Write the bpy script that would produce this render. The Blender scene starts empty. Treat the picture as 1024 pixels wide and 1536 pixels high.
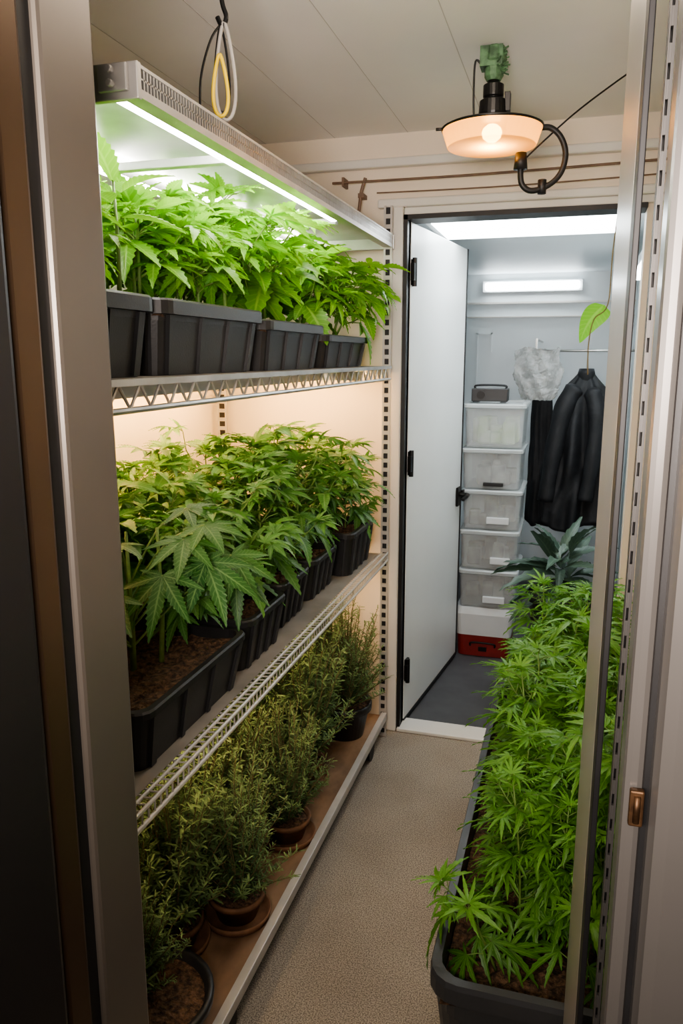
import bpy, math, random
import numpy as np
from mathutils import Vector, Matrix
R=random.Random(7)
D2R=math.pi/180
scene=bpy.context.scene
COL=scene.collection
try: scene.view_settings.look='AgX - Medium High Contrast'
except Exception: pass

# ------------------------------------------------------------ materials
def newmat(name):
    m=bpy.data.materials.new(name); m.use_nodes=True
    nt=m.node_tree; nt.nodes.clear()
    out=nt.nodes.new('ShaderNodeOutputMaterial')
    return m,nt,out
def pmat(name,col,rough=.5,metal=0.,noise=0.,nscale=20.,col2=None,bump=0.,bscale=80.,stretch=None,coat=0.,spec=.5,alpha=1.,trans=0.,detail=4.):
    m,nt,out=newmat(name)
    p=nt.nodes.new('ShaderNodeBsdfPrincipled')
    p.inputs['Base Color'].default_value=(*col,1); p.inputs['Roughness'].default_value=rough
    p.inputs['Metallic'].default_value=metal; p.inputs['Coat Weight'].default_value=coat
    p.inputs['Specular IOR Level'].default_value=spec; p.inputs['Alpha'].default_value=alpha
    p.inputs['Transmission Weight'].default_value=trans
    nt.links.new(p.outputs[0],out.inputs[0])
    tc=nt.nodes.new('ShaderNodeTexCoord'); mp=nt.nodes.new('ShaderNodeMapping')
    nt.links.new(tc.outputs['Object'],mp.inputs[0])
    if stretch: mp.inputs['Scale'].default_value=stretch
    if noise>0 or col2:
        n=nt.nodes.new('ShaderNodeTexNoise'); n.inputs['Scale'].default_value=nscale; n.inputs['Detail'].default_value=detail
        nt.links.new(mp.outputs[0],n.inputs[0])
        r=nt.nodes.new('ShaderNodeValToRGB')
        c2=col2 if col2 else tuple(c*(1-noise) for c in col)
        r.color_ramp.elements[0].position=.35; r.color_ramp.elements[1].position=.65
        r.color_ramp.elements[0].color=(*c2,1); r.color_ramp.elements[1].color=(*col,1)
        nt.links.new(n.outputs[0],r.inputs[0]); nt.links.new(r.outputs[0],p.inputs['Base Color'])
    if bump>0:
        n2=nt.nodes.new('ShaderNodeTexNoise'); n2.inputs['Scale'].default_value=bscale; n2.inputs['Detail'].default_value=5
        nt.links.new(mp.outputs[0],n2.inputs[0])
        b=nt.nodes.new('ShaderNodeBump'); b.inputs['Strength'].default_value=bump; b.inputs['Distance'].default_value=.01
        nt.links.new(n2.outputs[0],b.inputs['Height']); nt.links.new(b.outputs[0],p.inputs['Normal'])
    return m
def emat(name,col,s):
    m,nt,out=newmat(name)
    e=nt.nodes.new('ShaderNodeEmission'); e.inputs[0].default_value=(*col,1); e.inputs[1].default_value=s
    nt.links.new(e.outputs[0],out.inputs[0]); return m
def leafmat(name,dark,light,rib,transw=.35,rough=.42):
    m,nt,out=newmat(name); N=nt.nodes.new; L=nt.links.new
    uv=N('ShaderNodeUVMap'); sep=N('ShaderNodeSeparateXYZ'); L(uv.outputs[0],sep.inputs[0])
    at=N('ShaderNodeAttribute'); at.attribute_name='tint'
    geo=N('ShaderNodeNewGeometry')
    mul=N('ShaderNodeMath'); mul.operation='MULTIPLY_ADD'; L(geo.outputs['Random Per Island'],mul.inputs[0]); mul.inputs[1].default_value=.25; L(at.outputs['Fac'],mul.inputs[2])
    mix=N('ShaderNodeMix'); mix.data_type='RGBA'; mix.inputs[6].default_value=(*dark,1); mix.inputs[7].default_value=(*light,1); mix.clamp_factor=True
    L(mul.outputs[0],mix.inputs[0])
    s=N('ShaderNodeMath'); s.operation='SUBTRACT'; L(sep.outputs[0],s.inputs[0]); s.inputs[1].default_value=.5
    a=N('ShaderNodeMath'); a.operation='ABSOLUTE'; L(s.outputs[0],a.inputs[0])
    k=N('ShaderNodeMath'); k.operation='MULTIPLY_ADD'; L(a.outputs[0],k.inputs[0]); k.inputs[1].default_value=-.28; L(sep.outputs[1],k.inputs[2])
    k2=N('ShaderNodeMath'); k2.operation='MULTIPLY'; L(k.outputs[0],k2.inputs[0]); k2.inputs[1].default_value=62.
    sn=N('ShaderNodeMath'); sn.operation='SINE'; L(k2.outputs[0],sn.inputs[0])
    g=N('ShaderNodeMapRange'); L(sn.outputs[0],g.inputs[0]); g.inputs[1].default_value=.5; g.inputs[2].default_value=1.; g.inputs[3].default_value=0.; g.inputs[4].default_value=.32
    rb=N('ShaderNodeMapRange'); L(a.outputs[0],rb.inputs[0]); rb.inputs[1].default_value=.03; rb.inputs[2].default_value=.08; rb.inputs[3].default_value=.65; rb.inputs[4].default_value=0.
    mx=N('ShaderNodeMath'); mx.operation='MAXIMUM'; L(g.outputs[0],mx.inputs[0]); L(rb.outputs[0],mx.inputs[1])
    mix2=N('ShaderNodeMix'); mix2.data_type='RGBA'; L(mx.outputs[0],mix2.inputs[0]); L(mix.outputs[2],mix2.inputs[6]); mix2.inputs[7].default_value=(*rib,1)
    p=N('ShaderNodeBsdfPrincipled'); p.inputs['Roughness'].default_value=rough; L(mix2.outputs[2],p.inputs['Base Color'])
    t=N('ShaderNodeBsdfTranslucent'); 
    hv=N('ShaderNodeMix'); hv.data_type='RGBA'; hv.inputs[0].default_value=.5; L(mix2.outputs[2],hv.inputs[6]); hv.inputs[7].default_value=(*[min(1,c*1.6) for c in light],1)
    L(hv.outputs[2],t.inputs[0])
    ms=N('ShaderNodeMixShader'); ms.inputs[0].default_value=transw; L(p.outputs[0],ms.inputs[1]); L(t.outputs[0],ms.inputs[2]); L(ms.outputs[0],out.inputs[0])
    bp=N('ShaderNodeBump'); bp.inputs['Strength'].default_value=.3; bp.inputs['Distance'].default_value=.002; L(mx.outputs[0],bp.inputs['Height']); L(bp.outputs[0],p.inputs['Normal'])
    return m

M={}
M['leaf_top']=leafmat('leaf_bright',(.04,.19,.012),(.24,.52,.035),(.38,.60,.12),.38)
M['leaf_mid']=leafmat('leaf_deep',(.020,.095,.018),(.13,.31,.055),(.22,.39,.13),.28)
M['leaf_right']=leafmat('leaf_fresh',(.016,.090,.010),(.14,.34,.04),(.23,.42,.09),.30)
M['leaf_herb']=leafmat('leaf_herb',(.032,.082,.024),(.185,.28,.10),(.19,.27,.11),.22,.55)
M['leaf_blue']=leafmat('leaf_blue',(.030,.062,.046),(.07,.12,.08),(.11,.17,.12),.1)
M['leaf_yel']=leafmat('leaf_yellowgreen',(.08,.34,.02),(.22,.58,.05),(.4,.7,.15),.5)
M['stem']=pmat('stem',(.20,.32,.08),.5,noise=.3,nscale=60)
M['twig']=pmat('twig',(.20,.16,.07),.7,noise=.3,nscale=60)
M['soil']=pmat('soil',(.17,.095,.05),.95,col2=(.035,.02,.012),nscale=90,bump=1.,bscale=120)
M['blackpl']=pmat('black_plastic',(.022,.022,.023),.42,noise=.3,nscale=8,bump=.05,bscale=300)
M['greypl']=pmat('charcoal_plastic',(.055,.058,.063),.4,noise=.2,nscale=8,bump=.05,bscale=300)
M['terra']=pmat('terracotta',(.22,.11,.055),.75,noise=.4,nscale=25,bump=.1)
M['steel']=pmat('galvanised_steel',(.58,.57,.55),.35,.8,noise=.25,nscale=12,bump=.03)
M['rail']=pmat('painted_rail',(.52,.50,.47),.38,.35,noise=.12,nscale=14)
M['wall']=pmat('cream_wall_paint',(.76,.67,.55),.55,noise=.05,nscale=3,bump=.03,bscale=60)
M['ceil']=pmat('ceiling_paint',(.84,.82,.79),.6,noise=.05,nscale=2.5,bump=.03,bscale=40)
M['seam']=pmat('seam_grey',(.54,.52,.49),.7)
M['white']=pmat('white_door_paint',(.74,.76,.75),.32,noise=.04,nscale=3,bump=.02,bscale=30)
M['frame']=pmat('white_frame_paint',(.68,.66,.62),.35,noise=.06,nscale=5)
M['panel']=pmat('white_metal_panel',(.40,.37,.335),.32,.3,noise=.05,nscale=3)
M['farwall']=pmat('cool_wall_paint',(.74,.79,.81),.5,noise=.04,nscale=2)
M['farfloor']=pmat('dark_vinyl_floor',(.085,.085,.09),.5,noise=.2,nscale=10)
M['black']=pmat('black_rubber',(.012,.012,.013),.5,noise=.2,nscale=30)
M['blackmetal']=pmat('black_metal',(.02,.02,.02),.35,.6,noise=.2,nscale=30)
M['cloth']=pmat('black_cloth',(.017,.018,.021),.65,noise=.4,nscale=10,bump=.8,bscale=14)
M['wood']=pmat('worn_board',(.30,.19,.115),.5,col2=(.09,.052,.03),nscale=8,bump=.1,stretch=(1,.5,1),detail=8)
M['liner']=pmat('grey_liner',(.24,.22,.19),.6,noise=.3,nscale=9)
M['lite']=pmat('warm_grey_jamb',(.165,.145,.125),.32,.45,noise=.15,nscale=3,detail=8)
M['bronze']=pmat('bronze_jamb',(.13,.085,.055),.28,.7,noise=.15,nscale=3,detail=8)
M['darkj']=pmat('dark_jamb',(.034,.032,.033),.4,.5,noise=.1,nscale=2)
M['slotm']=pmat('dull_slotted_metal',(.075,.072,.068),.45,.5,noise=.1,nscale=2)
M['silver']=pmat('silver_jamb',(.20,.19,.18),.28,.65,noise=.10,nscale=3,detail=6)
M['brass']=pmat('aged_brass',(.12,.065,.032),.5,.7,noise=.6,nscale=90)
M['conduit']=pmat('brown_conduit',(.20,.13,.09),.5,noise=.3,nscale=20)
M['green']=pmat('faded_green_plastic',(.11,.22,.11),.6,noise=.6,nscale=50)
M['clear']=pmat('clear_bin_plastic',(.60,.62,.62),.15,alpha=.34,noise=.08,nscale=7)
M['lid']=pmat('white_lid_plastic',(.62,.64,.65),.3,noise=.04,nscale=9)
M['lidc']=pmat('frosted_lid_plastic',(.60,.63,.63),.25,alpha=.6,noise=.04,nscale=9)
M['content']=pmat('bin_contents',(.42,.42,.40),.8,col2=(.14,.14,.14),nscale=14)
M['contentg']=pmat('green_contents',(.45,.60,.25),.8,col2=(.66,.70,.58),nscale=12)
M['red']=pmat('red_plastic',(.24,.02,.015),.4,noise=.2,nscale=20)
M['bagm']=pmat('thin_plastic_bag',(.62,.62,.60),.15,alpha=.55,noise=.45,nscale=18,bump=1.,bscale=26)
M['yellow']=pmat('yellow_cord',(.80,.58,.03),.5,noise=.1)
M['whitecord']=pmat('grey_cord',(.36,.34,.31),.35,noise=.1)
M['led']=emat('led_cool',(1,.95,.90),56)
M['ledw']=emat('led_warm',(1,.55,.20),150)
M['ledn']=emat('led_neutral',(1,.84,.62),28)
M['ledw2']=emat('led_warm_soft',(1,.68,.38),38)
M['fluor']=emat('fluorescent_cool',(.9,.97,1),24)
M['fluor2']=emat('ceiling_panel_cool',(.9,.97,1),12)
M['bulb']=emat('bulb_warm',(1,.62,.24),120)
M['refl']=pmat('hood_reflector',(.52,.51,.50),.28,.7,noise=.3,nscale=8)

def floor_mat():
    m,nt,out=newmat('speckled_beige_floor'); N=nt.nodes.new; L=nt.links.new
    p=N('ShaderNodeBsdfPrincipled'); p.inputs['Roughness'].default_value=.75; L(p.outputs[0],out.inputs[0])
    tc=N('ShaderNodeTexCoord')
    n=N('ShaderNodeTexNoise'); n.inputs['Scale'].default_value=300; n.inputs['Detail'].default_value=2; L(tc.outputs['Object'],n.inputs[0])
    r=N('ShaderNodeValToRGB'); r.color_ramp.elements[0].position=.38; r.color_ramp.elements[0].color=(.135,.115,.092,1); r.color_ramp.elements[1].position=.60; r.color_ramp.elements[1].color=(.36,.315,.26,1); L(n.outputs[0],r.inputs[0])
    n2=N('ShaderNodeTexNoise'); n2.inputs['Scale'].default_value=5; n2.inputs['Detail'].default_value=9; L(tc.outputs['Object'],n2.inputs[0])
    r2=N('ShaderNodeValToRGB'); r2.color_ramp.elements[0].position=.3; r2.color_ramp.elements[0].color=(.82,.80,.78,1); r2.color_ramp.elements[1].position=.62; r2.color_ramp.elements[1].color=(1,1,1,1); L(n2.outputs[0],r2.inputs[0])
    mx=N('ShaderNodeMix'); mx.data_type='RGBA'; mx.blend_type='MULTIPLY'; mx.inputs[0].default_value=1; L(r.outputs[0],mx.inputs[6]); L(r2.outputs[0],mx.inputs[7]); L(mx.outputs[2],p.inputs['Base Color'])
    b=N('ShaderNodeBump'); b.inputs['Strength'].default_value=.08; b.inputs['Distance'].default_value=.001; L(n.outputs[0],b.inputs['Height']); L(b.outputs[0],p.inputs['Normal'])
    return m
M['floor']=floor_mat()
def shade_mat():
    m,nt,out=newmat('amber_frosted_glass'); N=nt.nodes.new; L=nt.links.new
    t=N('ShaderNodeBsdfTranslucent'); t.inputs[0].default_value=(1,.60,.20,1)
    g=N('ShaderNodeBsdfPrincipled'); g.inputs['Base Color'].default_value=(.9,.54,.19,1); g.inputs['Roughness'].default_value=.2
    ms=N('ShaderNodeMixShader'); ms.inputs[0].default_value=.4; L(t.outputs[0],ms.inputs[1]); L(g.outputs[0],ms.inputs[2])
    tr=N('ShaderNodeBsdfTransparent'); tr.inputs[0].default_value=(1,.8,.5,1); ms2=N('ShaderNodeMixShader'); ms2.inputs[0].default_value=.08; L(ms.outputs[0],ms2.inputs[1]); L(tr.outputs[0],ms2.inputs[2])
    tc=N('ShaderNodeTexCoord'); n=N('ShaderNodeTexNoise'); n.inputs['Scale'].default_value=25; L(tc.outputs['Object'],n.inputs[0])
    b=N('ShaderNodeBump'); b.inputs['Strength'].default_value=.1; L(n.outputs[0],b.inputs['Height']); L(b.outputs[0],g.inputs['Normal'])
    L(ms2.outputs[0],out.inputs[0]); return m
M['shade']=shade_mat()

# ------------------------------------------------------------ mesh helpers
class MB:
    def __init__(s): s.v=[]; s.f=[]
    def add(s,V,F):
        o=len(s.v); s.v+= [tuple(p) for p in V]; s.f+=[tuple(i+o for i in f) for f in F]; return s
    def box(s,x0,x1,y0,y1,z0,z1):
        V=[(x0,y0,z0),(x1,y0,z0),(x1,y1,z0),(x0,y1,z0),(x0,y0,z1),(x1,y0,z1),(x1,y1,z1),(x0,y1,z1)]
        F=[(3,2,1,0),(4,5,6,7),(0,1,5,4),(1,2,6,5),(2,3,7,6),(3,0,4,7)]
        return s.add(V,F)
    def hexa(s,b,t):
        return s.add(list(b)+list(t),[(3,2,1,0),(4,5,6,7),(0,1,5,4),(1,2,6,5),(2,3,7,6),(3,0,4,7)])
    def loft(s,rings,cap0=True,cap1=True):
        n=len(rings[0]); V=[p for r in rings for p in r]; F=[]
        for i in range(len(rings)-1):
            for j in range(n):
                k=(j+1)%n; F.append((i*n+j,i*n+k,(i+1)*n+k,(i+1)*n+j))
        if cap0: F.append(tuple(range(n-1,-1,-1)))
        if cap1: F.append(tuple((len(rings)-1)*n+j for j in range(n)))
        return s.add(V,F)
    def lathe(s,prof,cx=0,cy=0,n=24,cap0=True,cap1=True):
        rings=[[(cx+r*math.cos(2*math.pi*j/n),cy+r*math.sin(2*math.pi*j/n),z) for j in range(n)] for r,z in prof]
        return s.loft(rings,cap0,cap1)
    def tube(s,path,rad,n=8,cap=True):
        P=[Vector(p) for p in path]; rs=rad if isinstance(rad,(list,tuple)) else [rad]*len(P)
        t0=(P[1]-P[0]).normalized(); up=Vector((0,0,1)) if abs(t0.z)<.9 else Vector((1,0,0))
        nx=t0.cross(up).normalized(); rings=[]
        for i,p in enumerate(P):
            t=(P[min(i+1,len(P)-1)]-P[max(i-1,0)]).normalized()
            nx=(nx-t*nx.dot(t)).normalized(); ny=t.cross(nx)
            rings.append([tuple(p+nx*rs[i]*math.cos(2*math.pi*j/n)+ny*rs[i]*math.sin(2*math.pi*j/n)) for j in range(n)])
        return s.loft(rings,cap,cap)
    def mesh(s,name,mat,smooth=False,off=(0,0,0)):
        me=bpy.data.meshes.new(name)
        me.from_pydata([(x-off[0],y-off[1],z-off[2]) for x,y,z in s.v],[],s.f); me.update()
        me.materials.append(mat)
        if smooth:
            me.polygons.foreach_set('use_smooth',[True]*len(me.polygons))
        return me
def smooth_path(pts,k=6):
    P=[Vector(p) for p in pts]; out=[]
    for i in range(len(P)-1):
        p0=P[max(i-1,0)];p1=P[i];p2=P[i+1];p3=P[min(i+2,len(P)-1)]
        for j in range(k):
            t=j/k
            out.append(.5*((2*p1)+(p2-p0)*t+(2*p0-5*p1+4*p2-p3)*t*t+(3*p1-p0-3*p2+p3)*t**3))
    out.append(P[-1]); return out
def rrect(lx,ly,z,r,cx=0,cy=0,k=4):
    pts=[]
    for (sx,sy,a0) in ((1,1,0),(-1,1,90),(-1,-1,180),(1,-1,270)):
        for i in range(k+1):
            a=(a0+90*i/k)*D2R
            pts.append((cx+sx*(lx/2-r)+r*math.cos(a),cy+sy*(ly/2-r)+r*math.sin(a),z))
    return pts
def link(o): COL.objects.link(o); return o
def empty(name,loc,label,cat,group=None,kind=None):
    e=bpy.data.objects.new(name,None); e.location=loc; e.empty_display_size=.05; link(e)
    e['label']=label; e['category']=cat
    if group: e['group']=group
    if kind: e['kind']=kind
    return e
def part(name,mb,mat,parent,smooth=False,bevel=0,local=False,label=None):
    off=(0,0,0)
    if parent and not local:
        o=Vector((0,0,0)); q=parent
        while q: o+=Vector(q.location); q=q.parent
        off=tuple(o)
    me=mb.mesh(name,mat,smooth,off) if isinstance(mb,MB) else mb
    ob=bpy.data.objects.new(name,me); link(ob)
    if parent: ob.parent=parent
    if bevel:
        b=ob.modifiers.new('bevel','BEVEL'); b.width=bevel; b.segments=2; b.limit_method='ANGLE'
    if label: ob['label']=label
    return ob
def thing(name,mb,mat,label,cat,smooth=False,bevel=0,group=None,kind=None):
    xs=[v[0] for v in mb.v]; ys=[v[1] for v in mb.v]; zs=[v[2] for v in mb.v]
    off=((min(xs)+max(xs))/2,(min(ys)+max(ys))/2,min(zs))
    ob=bpy.data.objects.new(name,mb.mesh(name,mat,smooth,off)); ob.location=off; link(ob)
    if bevel:
        b=ob.modifiers.new('bevel','BEVEL'); b.width=bevel; b.segments=2; b.limit_method='ANGLE'
    ob['label']=label; ob['category']=cat
    if group: ob['group']=group
    if kind: ob['kind']=kind
    return ob
def struct(name,mb,mat,label,cat,bevel=0,smooth=False):
    return thing(name,mb,mat,label,cat,kind='structure',bevel=bevel,smooth=smooth)
def inst(name,me,parent,loc=(0,0,0),rz=0,sc=1.):
    o=bpy.data.objects.new(name,me); link(o); o.parent=parent; o.location=loc; o.rotation_euler=(0,0,rz); o.scale=(sc,sc,sc) if not isinstance(sc,tuple) else sc; return o

# ------------------------------------------------------------ room shell
CE=2.235; YB=2.84; XL=-1.34; XR=.36
struct('floor',MB().box(-1.6,1.2,-1.6,YB,-.05,0),M['floor'],'speckled beige vinyl aisle floor','floor')
struct('floor_storage',MB().box(-1.6,.5,YB,5.3,-.05,-.003),M['farfloor'],'dark grey vinyl floor of the storage room','floor')
struct('ceiling',MB().box(-1.4,.42,.82,YB+.1,CE,CE+.05),M['ceil'],'off-white panelled ceiling over the grow room','ceiling')
for i,x in enumerate((-1.13,-.865,-.60,-.33)):
    struct('trim_%d'%(i+1),MB().box(x-.0010,x+.0010,.85,YB,CE-.0010,CE+.004),M['seam'],'thin faint seam between ceiling panels','trim')
struct('wall_left',MB().box(XL-.05,XL,.85,YB,0,CE),M['wall'],'cream painted wall behind the plant rack','wall')
struct('wall_right',MB().box(XR,XR+.05,.5,YB,0,CE),M['wall'],'cream painted wall beside the floor planter','wall')
DX0,DX1,DZ=-.59,.20,1.955
mb=MB().box(XL,DX0,YB,YB+.08,0,CE).box(DX1,XR,YB,YB+.08,0,CE).box(DX0,DX1,YB,YB+.08,DZ,CE)
struct('wall_back',mb,M['wall'],'cream wall with doorway to the storage room','wall')
struct('trim_5',MB().box(XL,XR,YB-.035,YB,2.12,2.15),M['frame'],'horizontal cream ledge above the doorway','trim',bevel=.006)
struct('trim_6',MB().box(-.70,XR,YB-.03,YB,1.985,2.015),M['frame'],'horizontal white moulding above the doorway','trim',bevel=.006)
mb=MB().box(-.672,-.604,YB-.045,YB,0,1.985).box(-.604,XR,YB-.022,YB,DZ+.004,1.985)
struct('trim_7',mb,M['frame'],'white painted door casing','trim',bevel=.004)
mb=MB().box(-.604,-.590,YB-.03,YB+.08,.0,DZ+.004).box(-.604,DX1,YB-.03,YB+.08,DZ-.012,DZ+.004)
struct('trim_8',mb,M['black'],'black rubber gasket around the doorway','trim')
struct('trim_9',MB().box(-.60,DX1,YB-.045,YB+.06,0,.014),M['frame'],'pale metal threshold strip of the doorway','threshold',bevel=.003)
struct('wall_storage_back',MB().box(-1.4,.45,5.2,5.25,0,2.0),M['farwall'],'cool white back wall of the storage room','wall')
struct('wall_storage_left',MB().box(-1.4,-1.35,YB+.08,5.2,0,2.0),M['farwall'],'cool white side wall of the storage room','wall')
struct('wall_storage_right',MB().box(.34,.39,YB+.08,5.2,0,2.0),M['farwall'],'cool white side wall beside the coats','wall')
struct('ceiling_storage',MB().box(-1.4,.45,YB+.08,5.25,1.985,2.03),M['farwall'],'white ceiling of the storage room','ceiling')
struct('trim_10',MB().box(-1.35,.34,5.185,5.2,1.80,1.812).box(-1.35,.34,5.185,5.2,1.715,1.722),M['frame'],'pale horizontal rails on the storage wall','trim')
struct('trim_11',MB().box(-.62,-.61,5.192,5.2,1.25,1.62).box(-.62,-.52,5.192,5.2,1.61,1.62).box(-.62,-.52,5.192,5.2,1.25,1.26).box(-.53,-.52,5.192,5.2,1.5,1.62),M['farwall'],'faint raised panel lines on the storage wall','trim')

door=bpy.data.objects.new('door_1',None); door.location=(-.588,YB+.03,0); door.rotation_euler=(0,0,83*D2R); link(door)
door['kind']='structure'; door['label']='white insulated door standing open with black hinges and lever'; door['category']='door'
part('door_panel',MB().box(0,.80,0,.045,.012,1.945),M['white'],door,bevel=.004,local=True)
part('door_gasket',MB().box(.795,.806,-.004,.049,.012,1.945).box(0,.80,-.004,.049,.004,.02),M['black'],door,local=True)
part('door_handle',MB().box(.715,.775,-.012,-.001,.775,.865).tube([(.745,-.01,.83),(.745,-.05,.83)],.011).tube([(.745,-.05,.83),(.70,-.055,.828),(.655,-.05,.822)],[.011,.01,.009]).box(.775,.812,-.02,.01,.795,.845),M['blackmetal'],door,bevel=.003,local=True)
for z in (.23,1.07,1.77):
    part('hinge',MB().box(.0,.035,-.010,-.001,z-.045,z+.045).tube([(.004,-.014,z-.05),(.004,-.014,z+.05)],.009).box(-.02,.004,-.02,-.006,z-.03,z+.03),M['blackmetal'],door,local=True)

# entrance jambs
struct('wall_front',MB().box(-1.6,-.62,.30,.86,0,CE).box(-.62,.16,.5,.86,2.14,CE).box(.16,1.1,.3,.66,0,CE),M['darkj'],'dark wall with the entrance opening','wall')
struct('trim_12',MB().box(-.64,-.553,.757,.86,0,2.14),M['lite'],'warm grey metal edge of the entrance jamb','door jamb',bevel=.006)
struct('trim_13',MB().box(-.64,-.562,.735,.757,0,2.14),M['black'],'black seal groove in the entrance jamb','door jamb')
struct('trim_14',MB().box(-.64,-.556,.685,.735,0,2.14),M['bronze'],'bronze toned metal strip of the entrance jamb','door jamb',bevel=.008)
struct('trim_15',MB().box(-.64,-.548,.42,.680,0,2.14),M['darkj'],'dark metal panel of the entrance jamb','door jamb',bevel=.01)
struct('trim_16',MB().box(.044,.0485,.82,1.16,0,2.14),M['panel'],'white sliding door panel beside the jamb','door jamb',bevel=.002)
struct('trim_17',MB().box(.0442,.0500,.775,.82,0,2.14),M['black'],'black rubber edge seal of the sliding door','door jamb',bevel=.001)
mb=MB(); z=.02
mb.box(.0512,.0520,.645,.655,0,2.14); mb.box(.0540,.0560,.645,.655,0,2.14)
while z<2.12:
    mb.box(.0520,.0540,.646,.650,z,z+.013); z+=.024
struct('trim_18',mb,M['slotm'],'slotted metal upright inside the entrance jamb','door jamb')
struct('trim_22',MB().box(.0512,.0560,.657,.662,0,2.14),M['black'],'black backing of the slotted upright','door jamb')
struct('trim_19',MB().box(.0522,.067,.56,.60,0,2.14),M['silver'],'silver metal edge of the entrance jamb','door jamb',bevel=.005)
struct('trim_20',MB().box(.071,.16,.54,.615,0,2.14),M['silver'],'wide silver metal post of the entrance jamb','door jamb',bevel=.012)
struct('trim_21',MB().box(.067,.071,.565,.60,0,2.14),M['black'],'dark groove in the silver jamb','door jamb')
lat=empty('door_latch',(.0622,.556,1.129),'small aged brass latch plate on the silver jamb','latch')
part('latch_plate',MB().box(.0570,.0672,.553,.5595,1.129,1.158),M['brass'],lat,bevel=.0015)
part('latch_bolt',MB().tube([(.0622,.5525,1.133),(.0622,.5525,1.154)],.0024),M['brass'],lat,smooth=True)

# ------------------------------------------------------------ rack
FX=-.63; BX=-1.30; Y0=.90; Y1=2.74
rack=empty('plant_rack',(-.97,1.8,0),'tall galvanised steel three-tier rack holding planters','shelving')
def slotted(x0,x1,y0,y1):
    mb=MB(); w=.007
    mb.box(x0,x0+w,y0,y1,0,1.98); mb.box(x1-w,x1,y0,y1,0,1.98); z=0
    while z<1.97: mb.box(x0+w,x1-w,y0,y1,z,z+.014); z+=.034
    return mb
def backing(x0,x1,y): return MB().box(x0+.003,x1-.003,y,y+.003,0,1.975)
for (x0,x1,ya) in ((FX-.030,FX,Y1+.004),(FX-.030,FX,Y0-.012),(BX-.014,BX+.024,Y1+.004),(BX-.014,BX+.024,Y0-.012)):
    part('upright',slotted(x0,x1,ya,ya+.005),M['rail'],rack,label='slotted steel upright')
    part('slot_backing',backing(x0,x1,ya+.006),M['black'],rack)
mb=MB(); ZT=1.437
mb.box(FX-.006,FX+.006,Y0,Y1,ZT-.010,ZT); mb.tube([(FX,Y0,ZT-.046),(FX,Y1,ZT-.046)],.005)
y=Y0
while y<Y1-.05:
    mb.tube([(FX,y,ZT-.044),(FX,y+.03,ZT-.008)],.0026,6); mb.tube([(FX,y+.03,ZT-.008),(FX,y+.06,ZT-.044)],.0026,6); y+=.06
mb.box(BX-.006,BX+.006,Y0,Y1,ZT-.03,ZT)
for yy in (Y0,Y1): mb.box(BX,FX,yy-.004,yy+.004,ZT-.03,ZT-.002)
y=Y0+.02
while y<Y1: mb.box(BX,FX,y-.0015,y+.0015,ZT-.006,ZT-.003); y+=.03
for k in range(1,5):
    x=BX+(FX-BX)*k/5; mb.box(x-.004,x+.004,Y0,Y1,ZT-.012,ZT-.006)
part('shelf',mb,M['steel'],rack,label='wire shelf with zigzag truss edge')
part('shelf_liner',MB().box(BX+.006,FX-.02,Y0+.01,Y1-.01,ZT-.0029,ZT-.0005),M['liner'],rack)
mb=MB(); ZM=.745
mb.tube([(FX,Y0,ZM-.024),(FX,Y1,ZM-.024)],.0044); mb.tube([(FX,Y0,ZM+.003),(FX,Y1,ZM+.003)],.0038); mb.tube([(FX-.024,Y0,ZM),(FX-.024,Y1,ZM)],.0034)
y=Y0+.01
while y<Y1:
    mb.tube([(FX,y,ZM-.024),(FX,y,ZM+.003)],.0017,5); mb.tube([(FX,y,ZM+.003),(FX-.026,y,ZM)],.0017,5); y+=.020
for yy in (Y0,Y1): mb.box(BX,FX,yy-.004,yy+.004,ZM-.026,ZM-.002)
mb.box(BX-.006,BX+.006,Y0,Y1,ZM-.03,ZM)
y=Y0+.02
while y<Y1: mb.box(BX,FX-.024,y-.0015,y+.0015,ZM-.005,ZM-.002); y+=.020
part('shelf',mb,M['rail'],rack,label='wire shelf with ladder-like front edge')
part('shelf_liner',MB().box(BX+.006,FX-.036,Y0+.01,Y1-.01,ZM-.0019,ZM-.0004),M['liner'],rack)
ZB=.09
part('shelf',MB().box(FX-.003,FX+.003,Y0,Y1,ZB-.016,ZB+.010).box(FX-.018,FX+.003,Y0,Y1,ZB+.010,ZB+.013).box(BX,BX+.01,Y0,Y1,ZB-.03,ZB),M['rail'],rack,label='painted steel angle rail of the bottom tier',bevel=.001)
part('shelf_board',MB().box(BX+.01,FX-.005,Y0,Y1,ZB-.014,ZB),M['wood'],rack,label='stained wooden board')
for yy in (1.30,2.55):
    part('caster',MB().tube([(FX-.030,yy,.036),(FX-.008,yy,.036)],.036,20).box(FX-.028,FX-.012,yy-.012,yy+.012,.04,ZB-.015),M['black'],rack,label='black rubber caster')

# ------------------------------------------------------------ grow light
gl=empty('grow_light',(-.86,1.9,1.83),'long silver LED grow light with perforated housing above plants','grow light')
ZL=1.842; GY0=1.095; GY1=2.76; GX0=-1.22
mb=MB()
mb.box(FX-.030,FX,GY0,GY1,ZL,ZL+.005); mb.box(FX-.006,FX,GY0,GY1,ZL+.040,ZL+.045)
mb.box(FX-.006,FX,GY0,GY1,ZL+.005,ZL+.012)
mb.box(GX0,FX-.012,GY0,GY1,ZL+.040,ZL+.045)
mb.box(GX0,GX0+.008,GY0,GY1,ZL,ZL+.040)
part('housing',mb,M['rail'],gl)
mb=MB(); y=GY0+.012
while y<GY1-.004:
    mb.box(FX-.006,FX-.001,y-.0018,y+.0018,ZL+.012,ZL+.040); y+=.0095
mb.box(FX-.006,FX-.001,GY0,GY1,ZL+.025,ZL+.0275)
part('grille',mb,M['steel'],gl,label='perforated metal grille')
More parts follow.
